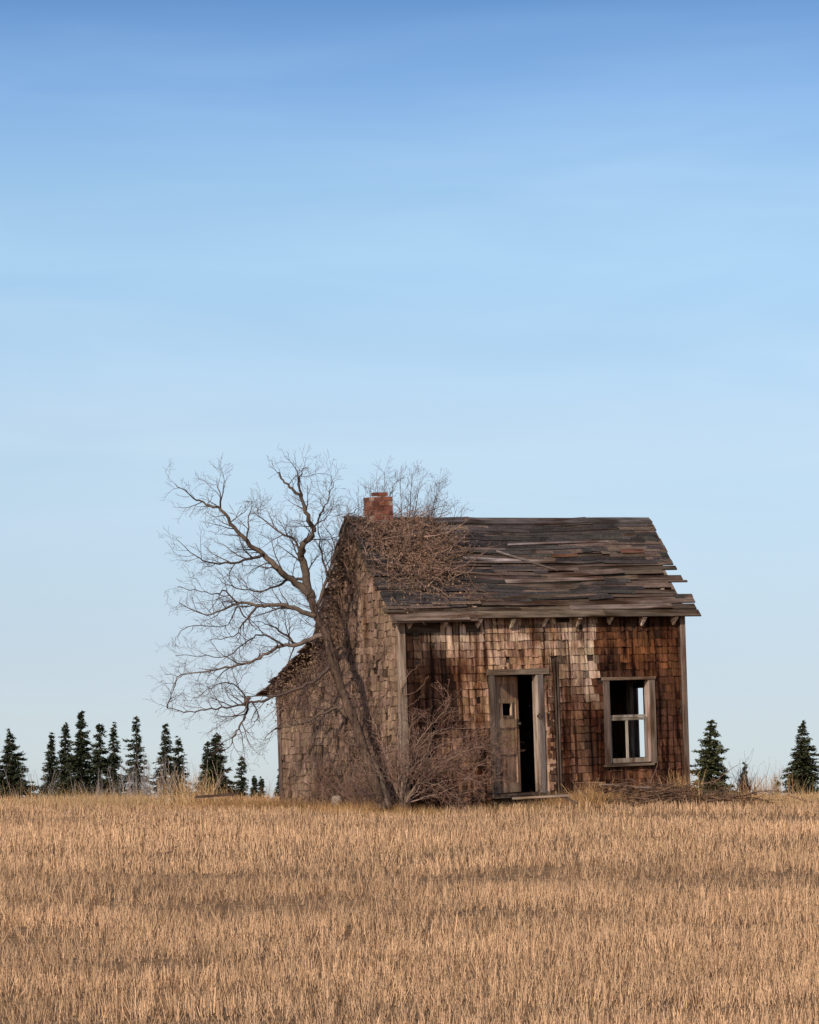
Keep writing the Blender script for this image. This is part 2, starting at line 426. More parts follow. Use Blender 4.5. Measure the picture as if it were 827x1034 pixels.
mb.box((W-.16, RW[1], RW[2]-.1), (W-.092, RW[1]+.13, RW[3]+.1), jit(c,.1)); mb.box((W-.16, RW[0]-.10, RW[2]-.1), (W-.092, RW[0], RW[3]+.1), jit(DARKW,.1))  # far side in lighter wood: the light on it is put into the tint
mb.box((W-.158, RW[0]-.1, RW[3]+.102), (W-.092, RW[1]+.13, RW[3]+.2), jit(c,.1)); mb.box((W-.2, RW[0]-.1, RW[2]-.16), (W-.092, RW[1]+.13, RW[2]-.102), jit(c,.1))
mb.box((W-.018, RW[0]-.1, RW[2]-.1), (W+.012, RW[0]-.002, RW[3]+.1), jit(c,.1)); mb.box((W-.018, RW[1]+.002, RW[2]-.1), (W+.012, RW[1]+.1, RW[3]+.1), jit(c,.1))
mb.build('window_casing', M_board_z, rwall)
mb = MB(); z = -.45
while z < 1.9:
    mb.box((.092, 4.16, z+.003), (W-.092, 4.245, min(1.93, z+.2)), jit(DARKW,.3)); z += .2
rear = mb.build('rear_wall', M_board_x, house)
mb = shingles(.06, W-.06, -.38, 1.9, .14, lambda u,d,z: (W-u, 4.247+d, z), lambda u,z: MID, [], wmin=.08, wmax=.2)
mb.build('shingle_siding', M_shingle, rear)
# interior: plank floor and bare partition
mb = MB(); x = .1
while x < W-.1:
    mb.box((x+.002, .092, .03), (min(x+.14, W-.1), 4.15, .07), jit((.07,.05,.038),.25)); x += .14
mb.build('floor', M_board_z, house)
mb = MB()
for i in range(11):
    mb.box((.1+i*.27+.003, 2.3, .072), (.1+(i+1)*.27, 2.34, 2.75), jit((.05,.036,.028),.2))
mb.build('partition', M_board_z, house)
mb = MB(); y = .1
while y < 2.9:
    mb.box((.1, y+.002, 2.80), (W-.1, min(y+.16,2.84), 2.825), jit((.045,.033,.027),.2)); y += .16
mb.build('ceiling_boards', M_board_x, house)

# corner boards
def board(name, a, b, c, m, parent, label=None, lean=(0,0)):
    mb = MB(); (x0,y0,z0),(x1,y1,z1) = a, b; nseg = 6
    if z1-z0 > max(x1-x0, y1-y0):
        for i in range(nseg):
            za, zb = z0+(z1-z0)*i/nseg, z0+(z1-z0)*(i+1)/nseg
        mb.hexa([(x0,y0,z0),(x1,y0,z0),(x1,y1,z0),(x0,y1,z0),(x0+lean[0],y0+lean[1],z1),(x1+lean[0],y0+lean[1],z1+rng.uniform(-.01,.01)),(x1+lean[0],y1+lean[1],z1),(x0+lean[0],y1+lean[1],z1)], c)
    else: mb.box(a, b, c)
    o = mb.build(name, m, parent)
    bv = o.modifiers.new('bevel', 'BEVEL'); bv.width = .004; bv.segments = 1
    if label: o['label'] = label
    return o
GB = (.155,.106,.078)
board('corner_board', (-.035,-.034,-.4), (.065,-.004,3.06), jit((.22,.155,.115),.1), M_board_z, house)
board('corner_board', (-.038,-.003,-.4), (-.006,.09,3.06), jit((.27,.19,.135),.1), M_board_z, house)
board('corner_board', (W-.065,-.034,-.4), (W+.035,-.004,3.05), jit((.16,.108,.08),.1), M_board_z, house)
board('corner_board', (W+.004,-.003,-.4), (W+.034,.08,3.05), jit(GB,.1), M_board_z, house)
board('corner_board', (-.036,4.19,-.4), (-.004,4.28,1.93), jit(GB,.1), M_board_z, house)

# door frame
fr = MB(); fr.box((DOOR[0]-.085, -.03, .02), (DOOR[0]-.002, .0, DOOR[3]+.09), jit((.10,.068,.052),.1))
frame = fr.build('door_frame', M_board_z, house)
board('head_casing', (DOOR[0]-.12,-.036,DOOR[3]+.092-.09), (DOOR[1]+.22,-.002,DOOR[3]+.10), jit(GB,.1), M_board_x, frame)
board('jamb', (DOOR[1]-.035,-.022,.1), (DOOR[1]+.004,.11,DOOR[3]), jit((.36,.265,.195),.05), M_board_z, frame, 'inner jamb with sunlight painted into its pale tone')  # right reveal paler than the left: sunlight painted into its colour
board('casing', (DOOR[1]+.006,-.03,.0), (DOOR[1]+.10,-.001,DOOR[3]-.001), jit((.155,.118,.098),.1), M_board_z, frame)
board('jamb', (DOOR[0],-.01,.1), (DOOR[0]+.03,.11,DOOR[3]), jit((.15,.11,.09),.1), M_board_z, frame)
board('threshold', (DOOR[0]-.1,-.10,.03), (DOOR[1]+.12,.11,.098), jit((.15,.108,.082),.1), M_board_x, frame)
board('trim_strip', (2.884,-.024,-.25), (2.912,-.004,2.28), jit((.095,.063,.046),.1), M_board_z, frame, lean=(-.012,0))
board('trim_strip', (2.932,-.03,-.3), (2.955,-.002,2.25), jit((.11,.08,.06),.1), M_board_z, frame)
# shingles between casing and strip
q2 = random.Random(4)
mb = shingles(DOOR[1]+.108, 2.862, .0, 2.1, .137, lambda u,d,z: (u,.02-d,z), lambda u,z: mixc(PALE, TAN, .5), [], wmin=.09, wmax=.16, q=q2)
mb.build('shingle_strip', M_shingle, frame)
mb = MB(); mb.box((DOOR[1]-.045,-.038,1.33), (DOOR[1]+.08,-.031,1.37), (.05,.035,.03)); mb.box((DOOR[1]-.02,-.043,1.30), (DOOR[1]+.03,-.0385,1.40), (.08,.05,.035))
mb.build('latch_plate', M_metal, frame)
# door leaf, hinged on the left and standing ajar inwards
door = MB(); dc = (.42,.255,.15); dw, dz0, dz1 = .80, .0, 1.90
def dbox(u0,u1,z0,z1,t0=-.02,t1=.02,c=None): door.box((u0,t0,z0),(u1,t1,z1), c or jit(dc,.12))
dbox(0,.10,dz0,dz1); dbox(dw-.10,dw,dz0,dz1)
for (a,b) in ((.0,.16),(.62,.74),(1.06,1.20),(1.46,1.54),(1.78,1.90)): dbox(.101,dw-.101,a,b)
for (a,b) in ((.161,.619),(.741,1.059),(1.541,1.779)): dbox(.101,dw-.101,a,b,-.006,.006,jit((.37,.22,.13),.1))
dbox(.101,.24,1.201,1.459,-.012,.012); dbox(.56,dw-.101,1.201,1.459,-.012,.012)
dbox(.241,.559,1.201,1.26,-.012,.012)
for u in (.232,.55): dbox(u,u+.018,1.262,1.458,-.03,-.021,jit((.28,.21,.16),.1))
dbox(.232,.568,1.25,1.261,-.03,-.021,jit((.28,.21,.16),.1))
dr = door.build('door', M_board_z, house); dr['label'] = 'half open panelled door with small square peephole opening'
dr.location = (DOOR[0]+.032, .06, .115); dr.rotation_euler = (0,0,R(29))
mb = MB(); mb.tube([Vector((.745,-.021,1.12)),Vector((.745,-.05,1.12)),Vector((.745,-.062,1.12)),Vector((.745,-.085,1.12))],[.012,.012,.028,.02],10,(.06,.045,.035))
mb.box((.72,-.026,1.05),(.77,-.0205,1.2),(.07,.05,.04)); mb.build('door_knob', M_metal, dr)

# window
mb = MB(); mb.box((WIN[0]-.10,-.032,WIN[2]-.02),(WIN[0]-.002,.0,WIN[3]+.02),jit((.105,.07,.053),.1))
win = mb.build('window', M_board_z, house)
board('casing', (WIN[1]+.003,-.032,WIN[2]-.03),(WIN[1]+.105,-.001,WIN[3]+.03), jit((.13,.092,.07),.1), M_board_z, win)
board('jamb', (WIN[1]-.03,-.02,WIN[2]),(WIN[1]+.002,.11,WIN[3]), jit((.33,.24,.18),.05), M_board_z, win)  # right jamb toned lighter to carry the sun falling on it
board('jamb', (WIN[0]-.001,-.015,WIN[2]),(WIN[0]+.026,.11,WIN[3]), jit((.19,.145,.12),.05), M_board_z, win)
board('head_casing', (WIN[0]-.13,-.044,WIN[3]+.003),(WIN[1]+.12,-.002,WIN[3]+.055), jit((.17,.11,.075),.1), M_board_x, win)
board('window_sill', (WIN[0]-.13,-.075,WIN[2]-.062),(WIN[1]+.02,.11,WIN[2]-.022), jit((.125,.086,.064),.1), M_board_x, win)
sb = MB(); scx = (.19,.145,.115); x0, x1 = WIN[0]+.028, WIN[1]-.032
sb.box((x0,.03,WIN[2]+.002),(x1,.062,WIN[2]+.075),jit(scx,.1)); sb.box((x0,.03,1.235),(x1,.062,1.28),jit(scx,.1))
sb.box((x0,.064,1.285),(x1,.096,1.325),jit((.29,.23,.19),.1))
sb.box((x0,.031,WIN[2]+.077),(x0+.045,.061,1.233),jit(scx,.1)); sb.box((x1-.045,.031,WIN[2]+.077),(x1,.061,1.233),jit(scx,.1))
sb.box((x0+.33,.034,WIN[2]+.077),(x0+.37,.058,1.233),jit((.30,.24,.2),.1))
sb.build('sash', M_board_z, win)['label'] = 'lower sash frame with its panes gone'

# ------------------------------------------------------------------ roof
EY, EZ = -.20, 2.955
SL = math.hypot(YR-EY, ZR-EZ); cy, cz = (YR-EY)/SL, (ZR-EZ)/SL
def rp(x, s, h):               # on the front slope: s from the ridge down, h above the deck
    sag = -.045*math.sin(math.pi*max(0,min(1,x/W)))*(1-.4*s/SL) - .016*math.sin(x*2.3+s) - .010*math.sin(x*5.1+2*s)
    return (x, YR - s*cy - h*cz, ZR - s*cz + h*cy + sag)
def rbox(mb, x0, x1, s0, s1, h0, h1, c, k=0, lift0=0, lift1=0):
    mb.hexa([rp(x0,s1,h0+lift0), rp(x1,s1+k,h0+lift1), rp(x1,s0+k,h0+lift1), rp(x0,s0,h0+lift0),
             rp(x0,s1,h1+lift0), rp(x1,s1+k,h1+lift1), rp(x1,s0+k,h1+lift1), rp(x0,s0,h1+lift0)], c)
XL, XR = -.27, W+.24
rows_ = [(.0,.07,0),(.07,.14,.0),(.14,.21,-.02),(.21,.28,.01),(.28,.35,0),(.35,.42,-.01),(.42,.482,-.02),(.487,.525,.03),(.53,.572,-.30),
         (.578,.625,.04),(.63,.652,.10),(.657,.715,-.30),(.72,.765,-.26),(.77,.80,.06),(.806,.865,.03),(.87,.925,.0),(.93,1.0,.02)]
mb = MB(); BRD = (.115,.078,.058)
for i, (a, b, ex) in enumerate(rows_):
    x = XL + rng.uniform(-.05,.05) + (.0 if b < .6 else rng.uniform(-.02,.05)); end = XR + ex
    while x < end - .05:
        ln = rng.uniform(1.2, 2.8); x2 = min(end, x+ln)
        if end - x2 < .5: x2 = end
        c = jit(mixc(BRD, (.065,.045,.034), rng.random()), .2)
        kk = rng.gauss(0,.008)
        eb = (.05 if x < 1.1 else -.01 + rng.uniform(-.015,.01)) if b == 1.0 else rng.gauss(0,.004)
        rbox(mb, x+.003, x2-.003, a*SL+.004+max(0,rng.gauss(0,.004)), b*SL-.003+eb, -.022, 0, c, kk, max(0,rng.gauss(0,.006)), max(0,rng.gauss(0,.012)))
        x = x2
# warped and slipped boards lying proud of the deck
for (x0,x1,f,w,k,l0,l1,c) in ((3.05,4.55,.565,.10,-.05,.02,.06,BRD),(2.2,4.1,.61,.08,.02,.01,.03,(.15,.11,.083)),(1.6,2.7,.40,.07,.01,.01,.01,(.25,.2,.165)),
        (2.3,3.3,.325,.045,.42,.03,.02,(.17,.135,.115)),(.6,1.5,.845,.06,0,.02,.02,(.15,.11,.085)),(3.2,5.2,.875,.10,.02,.012,.02,(.15,.108,.082)),
        (-.2,1.15,.955,.14,.03,.01,.02,(.15,.105,.08)),(1.0,2.5,.29,.05,.0,.01,.01,(.13,.095,.075)),(2.6,4.6,.245,.035,.0,.01,.01,(.22,.17,.15)),(1.7,3.9,.445,.04,.01,.01,.01,(.13,.095,.075)),
        (3.35,3.85,.36,.07,0,.015,.015,(.15,.075,.045)),(4.75,5.2,.335,.08,0,.02,.02,(.15,.07,.045)),(2.75,3.35,.41,.05,0,.015,.015,(.19,.14,.105))):
    rbox(mb, x0, x1, f*SL, f*SL+w, .004, .022, jit(c,.12), k, l0, l1)
roof = mb.build('roof', M_board_x, house); roof['label'] = 'plank roof with gaps and torn black covering'
# torn dark covering
mb = MB(); TAR = (.036,.029,.026)
def felt_prob(x, f):
    n = nzs(x, f*3, .45, 61)*.5
    if f < .055: return .5 + n*.5
    if f < .46: return (.95 if x < 5.0 else .85) + n*.25
    if f < .63: return (.45 + n if x < 3.0 else .03) if x < 1.2 or f < .56 else .05
    if f < .83:
        if 1.55 + n*.4 < x < 4.45 + n*.5: return .97
        return .75 + n*.4 if x < 1.3 else .04
    if f < .90: return .55 + n if x < 1.6 else 0
    return 0
mb_left = MB()
f = .0; first_patch = True
while f < .9:
    if first_patch and f > .62:
        mb.build('tar_covering', M_felt, roof)['label'] = 'large black roofing patch below the ridge'; mb = MB(); first_patch = False
    x = XL + .02
    fe = f + rng.uniform(.024,.036)
    while x < XR - .02:
        xe = XR - .36 if (.50 < f < .575 or .63 < f < .77) else XR
        w = rng.uniform(.15, .34) if rng.random() < .4 else rng.uniform(.4, 1.2); x2 = min(x+w-.004, xe-rng.uniform(.01,.06))
        if rng.random() < felt_prob(x+w/2, f+.02) and x2 > x+.03:
            c = jit(TAR, .35) if rng.random() < .84 else jit((.075,.050,.038), .35)
            d = rng.gauss(0, .010)
            s1 = fe*SL + .02 + d; s0 = f*SL - .01
            h = .018
            (mb_left if f > .62 and x < 1.4 else mb).hexa([rp(x,s1,.006), rp(x2,s1+rng.gauss(0,.006),.006), rp(x2,s0,.002), rp(x,s0,.002),
                     rp(x,s1,h+rng.uniform(0,.006)), rp(x2,s1+rng.gauss(0,.005),h+rng.uniform(0,.006)), rp(x2,s0,.010), rp(x,s0,.010)], c)
        x += w
    f = fe
mb.build('tar_covering', M_felt, roof)['label'] = 'ragged black roofing strip low on the slope'
mb_left.build('tar_covering', M_felt, roof)['label'] = 'torn black roofing scraps under the vine'
# rear slope, lean-to slope, ridge boards, rakes
mb = MB()
for (ya,za,yb,zb) in ((YR+.02,ZR-.01,2.50,2.66),(2.34,2.80,4.48,1.86)):
    d = math.hypot(yb-ya, zb-za); n_ = int(d/.16); ny_, nz_ = -(zb-za)/d, (yb-ya)/d
    for i in range(n_):
        t0, t1 = max(0,i/n_-.02), (i+1)/n_+.01; hl = .004*(i%2)
        for (xa,xb) in ((XL,2.1),(2.104,XR)):
            p = lambda x,t,h: (x, ya+(yb-ya)*t+ny_*h, za+(zb-za)*t+nz_*h)
            e0 = rng.uniform(-.04,.04) if xa < 0 else 0
            mb.hexa([p(xa+e0,t0,0),p(xb,t0,0),p(xb,t1,.02),p(xa+e0,t1,.02),p(xa+e0,t0,.022),p(xb,t0,.022),p(xb,t1,.045),p(xa+e0,t1,.045)], jit((.13,.098,.08),.25))
mb.build('rear_slope', M_board_x, roof)
mb = MB(); x = XL+.03
while x < XR-.02:
    x2 = min(XR-.01, x+rng.uniform(.5,1.3))
    za = rp(x,0,0)[2] + .015 + rng.uniform(-.012,.012); zb = rp(x2,0,0)[2] + .012 + rng.uniform(-.014,.012)
    c = jit((.105,.085,.075),.3)
    mb.hexa([(x,YR-.10,za-.10),(x2,YR-.10,zb-.10),(x2,YR+.02,zb-.012),(x,YR+.02,za-.012),(x,YR-.11,za-.075),(x2,YR-.11,zb-.075),(x2,YR+.012,zb+.01),(x,YR+.012,za+.01)], c)
    x = x2 + .004
mb.build('ridge_board', M_board_x, roof)
for i in range(9):
    x = .12 + i*.64 - .02; rb = MB()
    s0, s1 = SL-.75, SL+.0+rng.uniform(-.03,.02)
    c = jit((.40,.30,.22),.15)
    rb.hexa([rp(x+.012,s1+.01,-.20),rp(x+.045,s1+.01,-.20),rp(x+.06,s0,-.20),rp(x,s0,-.20),rp(x-.006,s1-.02,-.026),rp(x+.066,s1-.02,-.026),rp(x+.06,s0,-.026),rp(x,s0,-.026)], c)
    rb.build('rafter_tail', M_board_x, roof)
for xx in (-.03, W-.02):
    mb = MB(); rbox(mb, xx, xx+.05, .05, SL-.3, -.16, -.026, jit((.15,.11,.085),.2))
    mb.build('rake_rafter', M_board_x, roof)

# chimney
mb = MB(); CX, CYc, cw = .36, YR-.02, .175; BR = (.175,.064,.042)
mb.box((CX-cw+.006,CYc-cw+.006,3.9),(CX+cw-.006,CYc+cw-.006,4.955),(.15,.11,.085))
z = 4.1; k = 0
while z < 5.06:
    top = z > 4.92
    h = .067
    for (ox,oy,dx,dy) in ((-1,-1,1,0),(1,-1,0,1),(1,1,-1,0),(-1,1,0,-1)):
        nb = 2; L_ = 2*cw
        cuts = [0,.5,1] if k % 2 else [0,.27,.76,1]
        for a, b in zip(cuts[:-1], cuts[1:]):
            if top and rng.random() < (.0 if z < 5.0 else .5): continue
            c = jit(BR,.4) if rng.random() < .84 else jit((.26,.17,.125),.3)
            p0 = Vector((CX+ox*cw, CYc+oy*cw, 0)); D = Vector((dx,dy,0)); Nn = Vector((dy,-dx,0))
            o_ = rng.gauss(0,.004); A = p0 + D*(a*L_+.004) + Nn*o_; B = p0 + D*(b*L_-.004) + Nn*(o_+rng.gauss(0,.002)); I = -Nn*.09
            if a == 0: A = A + D*.0
            hh_ = h*(rng.uniform(.6,1) if top else 1)
            P = [A,B,B+I,A+I]
            mb.hexa([(q_.x,q_.y,z) for q_ in P]+[(q_.x,q_.y,z+hh_) for q_ in P], c)
    z += .077; k += 1
mb.build('chimney', M_brick, house)['label'] = 'crumbling red brick chimney'

# ------------------------------------------------------------------ branching growth
def rv(q): 
    while True:
        v = Vector((q.uniform(-1,1),q.uniform(-1,1),q.uniform(-1,1)))
        if .05 < v.length < 1: return v.normalized()
def wander(p, d, ln, n, q, wob, up):
    pts = [p.copy()]; d = d.normalized()
    for i in range(n):
        d = (d + rv(q)*wob + Vector((0,0,up))).normalized(); p = p + d*(ln/n); pts.append(p.copy())
    return pts
def smooth_line(pts, k=3):
    out = []
    for i in range(len(pts)-1):
        p0, p1, p2, p3 = pts[max(i-1,0)], pts[i], pts[i+1], pts[min(i+2,len(pts)-1)]
        for j in range(k):
            t = j/k
            out.append(.5*((2*p1)+(p2-p0)*t+(2*p0-5*p1+4*p2-p3)*t*t+(3*p1-p0-3*p2+p3)*t*t*t))
    out.append(pts[-1].copy()); return out
def grow(mb, pts, r0, r1, lvl, q, specs, colf, start=.12, sides=None, fat=1.0):
    m = len(pts); rad = [r0+(r1-r0)*(i/(m-1))**.8 for i in range(m)]
    mb.tube(pts, rad, sides or (7 if r0 > .03 else 4 if r0 > .008 else 3), colf(r0, q))
    if lvl >= len(specs): return
    gap, l0, l1, ang, wob, up = specs[lvl]
    lens = [(pts[i+1]-pts[i]).length for i in range(m-1)]; tot = sum(lens)
    s = tot*start + q.uniform(0, gap)
    while s < tot:
        a = s; i = 0
        while i < m-2 and a > lens[i]: a -= lens[i]; i += 1
        t = min(1, a/max(lens[i],1e-6)); p = pts[i].lerp(pts[i+1], t); tg = (pts[i+1]-pts[i]).normalized()
        side = rv(q); side = (side - tg*side.dot(tg)).normalized()
        d = (tg*math.cos(ang) + side*math.sin(ang)*q.uniform(.7,1.2)).normalized()
        fall = 1 - .55*(s/tot)
        ln = q.uniform(l0, l1)*fall
        rr = (rad[i]*(1-t)+rad[i+1]*t)
        grow(mb, wander(p, d, ln, 4 if ln > .2 else 3, q, wob, up), min(rr*.62, (.0035+ln*.015)*fat), .0018*fat, lvl+1, q, specs, colf, .15, None, fat)
        s += gap*q.uniform(.5,1.5)

# ------------------------------------------------------------------ the bare tree by the gable
q = random.Random(77)
def barkc(r, q_): return jit((.105,.072,.054) if r > .03 else (.078,.052,.041) if r > .008 else (.10,.062,.052), .3, q_)
def Z1(x, y, Y): return at(150 + x/2.587, 430 + y/2.587, Y)
def line(pts, Y0, Y1, f=Z1, k=4, wob=.034):
    n_ = len(pts); P = [f(x, y, Y0+(Y1-Y0)*i/(n_-1) + (q.uniform(-wob,wob)*4 if 0 < i < n_-1 else 0)) for i, (x, y) in enumerate(pts)]
    out = smooth_line(P, k)
    return [out[0]] + [p_ + rv(q)*wob*.6 for p_ in out[1:-1]] + [out[-1]]
tree = empty('bare_tree', at(388, 812, 54.6)); tag(tree, 'large leafless tree leaning left against the gable with spreading grey branches', 'tree')
TINV = Matrix.Translation(-tree.location)
def finish(mb, name, m, parent, smooth=True):
    off = parent.location; mb.v = [(x-off.x, y-off.y, z-off.z) for (x,y,z) in mb.v]
    return mb.build(name, m, parent, smooth)
tk = MB()
tp = line([(612,1000),(600,960),(566,860),(535,765),(505,690),(480,610),(462,540),(440,500),(425,450)], 54.6, 54.75, wob=.012)
nT = len(tp); tk.tube(tp, [.086-.024*(i/(nT-1)) + (.035 if i == 0 else .015 if i == 1 else 0) + q.uniform(-.012,.012) for i in range(nT)], 10, (.082,.052,.036))
tp2 = line([(625,1000),(612,930),(590,880),(572,860)], 54.55, 54.62); tk.tube(tp2, [.060-.025*(i/(len(tp2)-1))**.5 for i in range(len(tp2))], 8, (.085,.06,.045))
finish(tk, 'trunk', M_bark, tree)
cb = MB()
SP = [(.12,.35,.95,.8,.36,.03),(.075,.15,.45,.8,.4,.03),(.062,.07,.2,.75,.35,.02)]
SP2 = SP[1:]
mains = [
 ([(425,450),(412,400),(400,345),(405,310),(430,278),(415,235),(400,190),(368,160),(348,135),(336,122)], 54.75,54.6,.062,.006),
 ([(400,190),(392,150),(394,132),(406,115),(420,108)], 54.68,54.8,.018,.003),
 ([(430,278),(445,240),(465,200),(480,160),(478,140)], 54.7,55.0,.016,.003),
 ([(420,440),(385,410),(340,378),(300,335),(255,302),(222,265),(190,220),(150,205),(115,185),(70,152)], 54.7,54.1,.052,.005),
 ([(190,220),(185,180),(178,140)], 54.3,54.2,.016,.003),
 ([(300,335),(235,355),(170,360),(120,340),(78,300)], 54.5,53.9,.020,.003),
 ([(255,302),(262,250),(270,200)], 54.4,54.6,.014,.003),
 ([(395,340),(380,300),(330,270),(290,235),(280,205)], 54.75,55.3,.020,.003),
 ([(436,495),(390,482),(340,466),(290,470),(232,462),(190,485),(140,490),(80,462)], 54.7,53.7,.036,.004),
 ([(290,470),(255,505),(220,550),(160,560)], 54.3,54.0,.018,.003),
 ([(458,545),(420,560),(385,572),(350,572),(300,600),(262,618),(200,632),(150,640),(85,650),(60,690)], 54.75,53.8,.034,.004),
 ([(385,572),(350,540),(315,520),(280,510)], 54.6,55.0,.018,.003),
 ([(480,620),(440,660),(385,690),(335,705),(295,718),(260,725),(205,735),(150,742),(95,748),(50,738)], 54.75,53.9,.027,.005),
 ([(50,738),(60,700),(80,660),(105,640)], 53.9,53.8,.010,.003),
 ([(262,722),(250,760),(235,790),(222,812),(216,838),(190,845)], 54.2,54.1,.019,.004),
 ([(270,722),(285,760),(270,785),(240,800)], 54.2,54.4,.010,.003),
 ([(262,722),(240,750),(200,765)], 54.2,54.0,.012,.003),
 ([(345,790),(330,795),(300,822)], 54.7,54.5,.014,.004),
 ([(505,735),(470,745),(420,770),(370,785),(330,790)], 54.5,54.6,.018,.006),
 ([(402,350),(388,330),(376,300),(374,270)], 54.75,54.6,.012,.004),
 ([(440,480),(460,420),(480,360),(500,300),(520,240),(548,215)], 54.8,55.6,.026,.004),
 ([(470,400),(452,330),(445,260),(462,205)], 54.9,55.4,.016,.003),
 ([(405,400),(370,402),(330,420),(280,430),(215,420),(180,395)], 54.8,55.2,.022,.003),
 ([(262,725),(240,690),(200,670),(150,690),(110,720)], 54.2,53.8,.012,.003),
 ([(350,572),(300,545),(262,560),(205,600),(140,600),(70,600)], 54.5,54.9,.014,.003),
 ([(232,462),(200,430),(180,440),(120,430),(75,420)], 54.2,53.6,.012,.003),
 ([(255,502),(230,470),(210,520),(160,520),(90,530),(70,560)], 54.2,54.4,.010,.003),
]
for i, (pl, y0, y1, r0, r1) in enumerate(mains):
    r0 *= 1.3; r1 *= 1.2
    grow(cb, line(pl, y0, y1), r0, r1, 0, q, SP if r0 > .014 else SP2, barkc, .12)
VC_ = lambda r, q_: jit((.16,.095,.066), .4, q_)
def shoots(p, n_):
    for _ in range(n_):
        i_ = q.randrange(1, len(p)-1); d_ = Vector((q.uniform(-1,1), q.uniform(-.9,.3), q.uniform(-.3,1)))
        grow(cb, wander(p[i_], d_, q.uniform(.25,.9), 5, q, .3, .0), .008, .002, 1, q, SP, barkc, .2)
shoots(tp, 46); shoots(tp2, 12)
for _ in range(70):
    p_ = hw(-q.uniform(.1,.7), q.uniform(.1,2.6), 0); p_.z = G(p_.x, p_.y)
    grow(cb, wander(p_, Vector((q.uniform(-.7,.7), q.uniform(-.4,.2), 1)), q.uniform(.4,1.3)*.8, 6, q, .28, .0), .008, .002, 1, q, SP, VC_, .2)
cb.tube([Z1(266,708,54.2), Z1(255,716,54.2), Z1(252,727,54.2), Z1(260,735,54.2)], [.02,.045,.042,.02], 8, (.085,.058,.043))
finish(cb, 'crown', M_twig, tree)

# second bare tree, behind the roof
t2 = empty('bare_tree', at(404, 830, 63.5)); t2.location.z = G(t2.location.x, 63.5)
tag(t2, 'slender leafless tree rising behind the ridge beside the chimney', 'tree')
q = random.Random(5)
mb = MB(); bp_ = t2.location.copy(); top = at(400, 600, 63.4)
pts = smooth_line([bp_ - Vector((0,0,.1)), bp_.lerp(top,.4)+Vector((.1,0,0)), top], 4)
mb.tube(pts, [.09-.045*i/(len(pts)-1) for i in range(len(pts))], 8, (.2,.15,.12)); finish(mb, 'trunk', M_bark, t2)
mb = MB()
SB = [(.09,.3,.8,.65,.28,.07),(.065,.1,.38,.7,.3,.05),(.06,.06,.18,.65,.3,.02)]
for (tx,ty,sx) in ((372,492,388),(388,476,392),(404,482,400),(424,486,408),(441,496,415),(461,514,420),(340,520,380),(380,486,392),(396,490,398),(416,478,404),(432,500,412),(450,506,418),(362,505,384),(444,487,414),(330,545,378),(432,520,412),(412,505,405)):
    a = at(sx, 640-rng.uniform(0,30), 63.4); b = at(tx, ty, 63.4+q.uniform(-.8,.8))
    md = a.lerp(b,.5) + Vector((q.uniform(-.15,.15),0,.1))
    a0 = top.lerp(a, .2)
    grow(mb, smooth_line([a0, md, b], 5), .022, .003, 0, q, SB, barkc, .35)
finish(mb, 'crown', M_twig, t2)

# ------------------------------------------------------------------ vines and brush
def leaf(mb, p, s, c, q_):
    d = rv(q_)*s; e = rv(q_); e = (e - d*(e.dot(d)/max(d.length_squared,1e-9))); e = e.normalized()*s*.38 if e.length > 1e-3 else Vector((s*.4,0,0))
    nrm = d.cross(e).normalized()*s*.15
    mb.poly([p, p+d*.5+e+nrm, p+d, p+d*.5-e+nrm], c)
q = random.Random(23)
vloc = hw(.35, -.3, -.1)
vine = empty('dead_vine', vloc); tag(vine, 'tangle of brown dead vine heaped over the roof beside the chimney', 'vine')
st, lf = MB(), MB()
VC = lambda r, q_: jit((.20,.118,.082) if q_.random() < .75 else (.32,.205,.145), .35, q_)
for i in range(300):
    # start near the rake / chimney and run out over the slope
    x = q.uniform(-.3, 1.2); s = abs(q.gauss(.6, .55)); h = q.uniform(.02, .16)
    dx, ds = q.uniform(.2,1.0), q.gauss(.25,.6); pts = []
    n_ = q.randint(4,7); ln = q.uniform(.35,1.0)
    for k in range(n_):
        pts.append(hw(*rp(x, min(max(s,0),2.3), h)))
        dx += q.gauss(0,.35); ds += q.gauss(0,.35); l_ = math.hypot(dx,ds) + .01
        x += dx/l_*ln/n_; s += ds/l_*ln/n_; h = max(.015, h + q.gauss(.012,.06))
        if x > 1.85 - .35*abs(s-.9): dx -= .6
    pts = smooth_line(pts, 2)
    grow(st, pts, .0075, .003, 0, q, [(.10,.08,.26,.8,.35,.05),(.09,.05,.12,.7,.3,0)] if i % 3 else [(.10,.1,.30,.8,.3,.05)], VC, .05)
for (x0,s0,h0,x1,s1,h1) in ((.9,.9,.15,2.3,.85,.35),(.8,1.2,.12,2.2,1.35,.16),(.9,.6,.2,1.9,.25,.3),(.9,1.0,.2,1.75,.55,.35),(1.0,1.3,.1,1.95,1.0,.4)):
    pts = [hw(*rp(x0+(x1-x0)*t, s0+(s1-s0)*t + .1*math.sin(3*t), h0+(h1-h0)*t)) for t in (0,.2,.4,.6,.8,1)]
    grow(st, pts, .011, .003, 0, q, [(.13,.12,.32,.7,.3,.06),(.1,.06,.14,.7,.3,0)], VC, .1)
finish(st, 'stem', M_twig, vine)
for i in range(3800):
    x = .7 + q.gauss(0,.5); s = .85 + q.gauss(0,.52)
    if not (-.25 < x < 2.0 and .02 < s < 2.2) or nzs(x*2, s*2, .5, 71) < q.uniform(-.9,.3): continue
    leaf(lf, hw(*rp(x, s, .03 + abs(q.gauss(0,.09)))), q.uniform(.018,.042), jit((.215,.125,.078) if q.random() < .7 else (.29,.18,.115), .35, q), q)
finish(lf, 'leaves', M_twig, vine, False)['kind'] = 'stuff'

